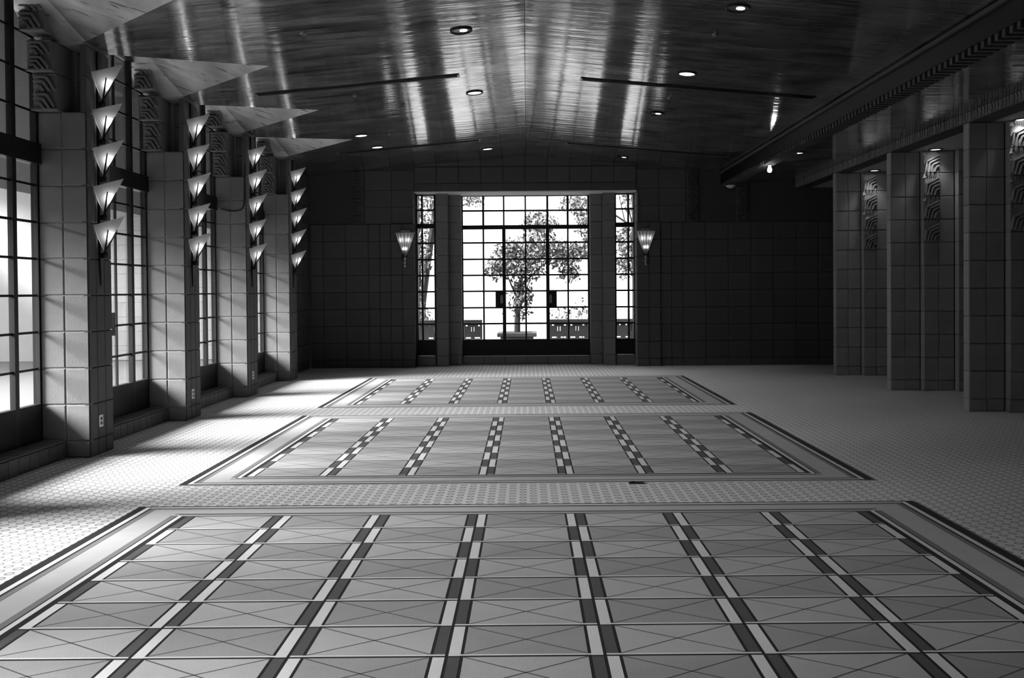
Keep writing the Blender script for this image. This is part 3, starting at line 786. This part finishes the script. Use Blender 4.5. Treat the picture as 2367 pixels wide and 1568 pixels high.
tag(MB().tube(pts, .009, 6).build('conduit', M['steel']), 'thin bent conduit clipped to the third window column', 'conduit')
b = MB()
for k in range(6):
    x = k * .02
    b.hexa([(x, 0, .0), (x + .02, .0, .0), (x + .02, .035, 0), (x, .035, 0), (x, 0, .012 + .01 * math.sin(k)), (x + .02, 0, .012 + .01 * math.sin(k + 1)), (x + .02, .035, .010), (x, .035, .010)])
tag(b.build('scrap', M['r_black'], None, (.80, 6.80, .0005)), 'small dark scrap lying at the front edge of the middle rug', 'scrap')

# ------------------------------------------------------------------ outside: terrace, garden wall, planter, trees
tag(MB().box((-60, -30, -.35), (-4.66, 70, -.06)).box((-4.66, 18.2, -.35), (60, 70, -.06)).build('ground_1', M['patio']), 'bright stone terrace outside the windows', kind='structure')
P = [(-7.2, 3.2), (-4.55, 4.45)]
tag(MB().hexa([(-7.2, -8, 3.0), (-4.6, -8, 4.42), (-4.6, 20.4, 4.42), (-7.2, 20.4, 3.0), (-7.2, -8, 3.4), (-4.6, -8, 4.6), (-4.6, 20.4, 4.6), (-7.2, 20.4, 3.4)]).build('roof_porch', M['porch']), 'sloping porch roof outside the left windows', kind='structure')
tag(MB().box((-14.2, -14, -.1), (-14.0, 30, 3.2)).build('wall_light_block', M['exterior']), 'unseen pale wall added outside the left windows to block low light', kind='structure')  # unseen wall, added to stop low light reaching the left windows
ww = empty('wall_outer', (-5.4, 20.5, 0)); tag(ww, 'pale block wing seen through the left windows', kind='structure')
MB().box((-9, .05, -.1), (0, .4, 5.2)).build('core', M['exterior'], ww)
for k in range(13):
    for j in range(12): link('block', block_mesh(FB, CH, .05, .007, 'exterior'), ww, (-FB * (j + 1), 0, CH * k - .05))

MB().box((-8.6, -2.5, 4.2), (-1.8, .4, 4.4)).build('shade_eave', M['plaster'], ww)  # slab added to shade the upper part of the wing
gw = empty('garden_wall', (0, 21.0, 0)); tag(gw, 'low pierced concrete garden wall on both sides of the planter', 'wall')
def gwall(x0, x1):
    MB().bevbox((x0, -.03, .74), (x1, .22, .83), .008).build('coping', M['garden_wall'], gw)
    n = max(1, round((x1 - x0) / FB)); w = (x1 - x0) / n
    for j in range(n):
        a = x0 + w * j
        b = MB()
        # block with a pair of slots and small wedge openings
        c = a + w / 2
        xs_ = [a, a + .05, a + .105, c - .045, c - .022, c + .018, c + .041, a + w - .105, a + w - .05, a + w]
        holes = {(3, 1): 1, (5, 1): 1}
        zs_ = [-.08, .47, .62, .67, .72, .74]
        zs_ = [-.08, .37, .41, .54, .66, .672, .708, .74]
        for ix in range(9):
            for iz in range(7):
                hole = (ix in (3, 5) and iz == 3) or (ix in (1, 7) and iz == 5) or (ix in (1, 2, 6, 7) and iz == 1)
                if not hole: b.box((xs_[ix], 0, zs_[iz]), (xs_[ix + 1], .19, zs_[iz + 1]))
        b.build('pierced_block', M['garden_wall'], gw)
gwall(-4.3, -1.10); gwall(.56, 4.6)
pl = empty('planter', (-.255, 22.2, -.06)); tag(pl, 'square concrete planter with overhanging rim in front of the bright garden', 'planter')
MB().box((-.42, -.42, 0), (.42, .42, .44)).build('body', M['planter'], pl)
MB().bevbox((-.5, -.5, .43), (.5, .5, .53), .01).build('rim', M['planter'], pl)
MB().box((-.38, -.38, .50), (.38, .38, .535)).build('soil', M['bark'], pl)

def foliage(parent, clusters, n, size, name='foliage'):
    b = MB()
    vol = [c[3] * c[4] for c in clusters]; tot = sum(vol)
    for c, vv in zip(clusters, vol):
        cx, cy, cz_, rx, rz = c
        for _ in range(int(n * vv / tot)):
            d = Vector((random.gauss(0, 1), random.gauss(0, 1), random.gauss(0, 1))).normalized() * (random.random() ** .45)
            p = Vector((cx + d.x * rx, cy + d.y * rx * .9, cz_ + d.z * rz))
            s = size * random.uniform(.6, 1.3)
            a = Vector((random.gauss(0, 1), random.gauss(0, .6), random.gauss(0, 1) - .8)).normalized()
            w = a.cross(Vector((random.gauss(0, 1), random.gauss(0, 1), random.gauss(0, 1)))).normalized()
            b.poly([p, p + a * s * .5 + w * s * .28, p + a * s, p + a * s * .5 - w * s * .28])
    o = b.build(name, M['leaf'], parent); o['kind'] = 'stuff'
    return o
tr = empty('tree', (-.255, 22.2, .47)); tag(tr, 'small leafy tree growing in the concrete planter', 'tree')
def rel(t, pts): return [(x - t.location.x, y - t.location.y, z - t.location.z) for x, y, z in pts]
MB().tube(rel(tr, [(-.25, 22.2, .478), (-.24, 22.2, 1.0), (-.20, 22.2, 1.6), (-.08, 22.2, 2.2), (.1, 22.2, 2.9)]), [.085, .075, .055, .035, .015], 7).build('trunk', M['bark'], tr)
for pts in ([(-.22, 22.2, 1.3), (-.4, 22.1, 1.7), (-.6, 22.2, 2.2)], [(-.2, 22.2, 1.6), (.3, 22.3, 2.1), (.9, 22.2, 2.5)], [(-.1, 22.2, 2.1), (.4, 22.0, 2.4), (1.2, 22.1, 2.7)], [(-.24, 22.2, .95), (-.05, 22.2, 1.4), (.1, 22.2, 1.9)]):
    MB().tube(rel(tr, pts), [.03, .022, .008], 6).build('branch', M['bark'], tr)
foliage(tr, [tuple(rel(tr, [c[:3]])[0]) + c[3:] for c in [(-.15, 22.2, 1.35, .32, .55), (-.1, 22.2, 2.15, .62, .42), (.25, 22.2, 2.65, .75, .40), (.95, 22.2, 2.45, .55, .42), (.35, 22.2, 3.25, .50, .40), (1.35, 22.2, 2.6, .35, .28), (1.1, 22.2, 2.0, .3, .25), (-.75, 22.2, 2.15, .35, .35), (-.45, 22.2, 2.6, .4, .3)]], 4600, .105)
lt = empty('tree', (-2.95, 24.0, -.06)); tag(lt, 'leaning tree with thick dark trunk seen through the left side window', 'tree')
MB().tube(rel(lt, [(-2.98, 24, -.06), (-2.92, 24, 1.2), (-2.78, 24, 2.2), (-2.62, 24, 3.2), (-2.45, 24, 4.4)]), [.14, .11, .10, .09, .06], 8).build('trunk', M['bark'], lt)
MB().tube(rel(lt, [(-2.95, 24, .6), (-3.02, 24.1, 2.0), (-3.0, 24.1, 3.2), (-3.1, 24.1, 4.5)]), [.08, .07, .06, .03], 7).build('branch', M['bark'], lt)
MB().tube(rel(lt, [(-2.6, 24, 3.3), (-2.0, 24, 3.8), (-1.2, 24, 4.2)]), [.03, .02, .01], 6).build('branch', M['bark'], lt)
foliage(lt, [tuple(rel(lt, [c[:3]])[0]) + c[3:] for c in [(-3.0, 24, 3.6, .5, .8), (-2.9, 24, 2.5, .35, .6), (-1.55, 23.8, 4.15, .5, .28), (-2.9, 23.2, .7, .4, .6), (-3.1, 24, 1.6, .2, .5), (-2.6, 23.6, 4.2, .5, .4)]], 2200, .11)
rt = empty('tree', (3.25, 24.0, -.06)); tag(rt, 'branching tree seen through the right side window of the entrance', 'tree')
MB().tube(rel(rt, [(3.3, 24, -.06), (3.22, 24, 1.5), (3.1, 24, 3.0), (3.12, 24, 4.6)]), [.13, .11, .10, .06], 8).build('trunk', M['bark'], rt)
for pts in ([(3.15, 24, 2.0), (2.85, 23.9, 2.9), (2.55, 23.9, 4.3)], [(3.1, 24, 2.9), (2.9, 24, 3.6), (2.75, 24, 4.5)], [(3.15, 24, 1.4), (2.8, 23.8, 2.3), (2.5, 23.8, 3.0)], [(3.1, 24, 3.2), (2.2, 23.9, 3.8), (1.4, 23.9, 4.0)]):
    MB().tube(rel(rt, pts), [.035, .024, .010], 6).build('branch', M['bark'], rt)
foliage(rt, [tuple(rel(rt, [c[:3]])[0]) + c[3:] for c in [(2.9, 24, 2.9, .45, .55), (2.7, 24, 2.2, .3, .35), (1.4, 23.8, 3.95, .55, .35), (1.6, 23.8, 3.35, .25, .35), (3.0, 24, 4.1, .4, .4), (1.75, 23.8, 2.9, .2, .2)]], 2400, .11)
sh = empty('shrub', (1.3, 22.6, -.06)); tag(sh, 'sparse twiggy shrub behind the right garden wall', 'shrub')
for k in range(7):
    x = .75 + .17 * k
    MB().tube(rel(sh, [(x, 22.6, -.06), (x + .05, 22.6, .7), (x + random.uniform(-.2, .25), 22.6, 1.15)]), [.012, .009, .004], 5).build('stem', M['bark'], sh)
foliage(sh, [tuple(rel(sh, [c[:3]])[0]) + c[3:] for c in [(1.0, 22.6, .95, .4, .25), (1.5, 22.6, 1.05, .4, .3)]], 110, .09)
print('BLOCKS back', nb, 'objects', len(bpy.data.objects))
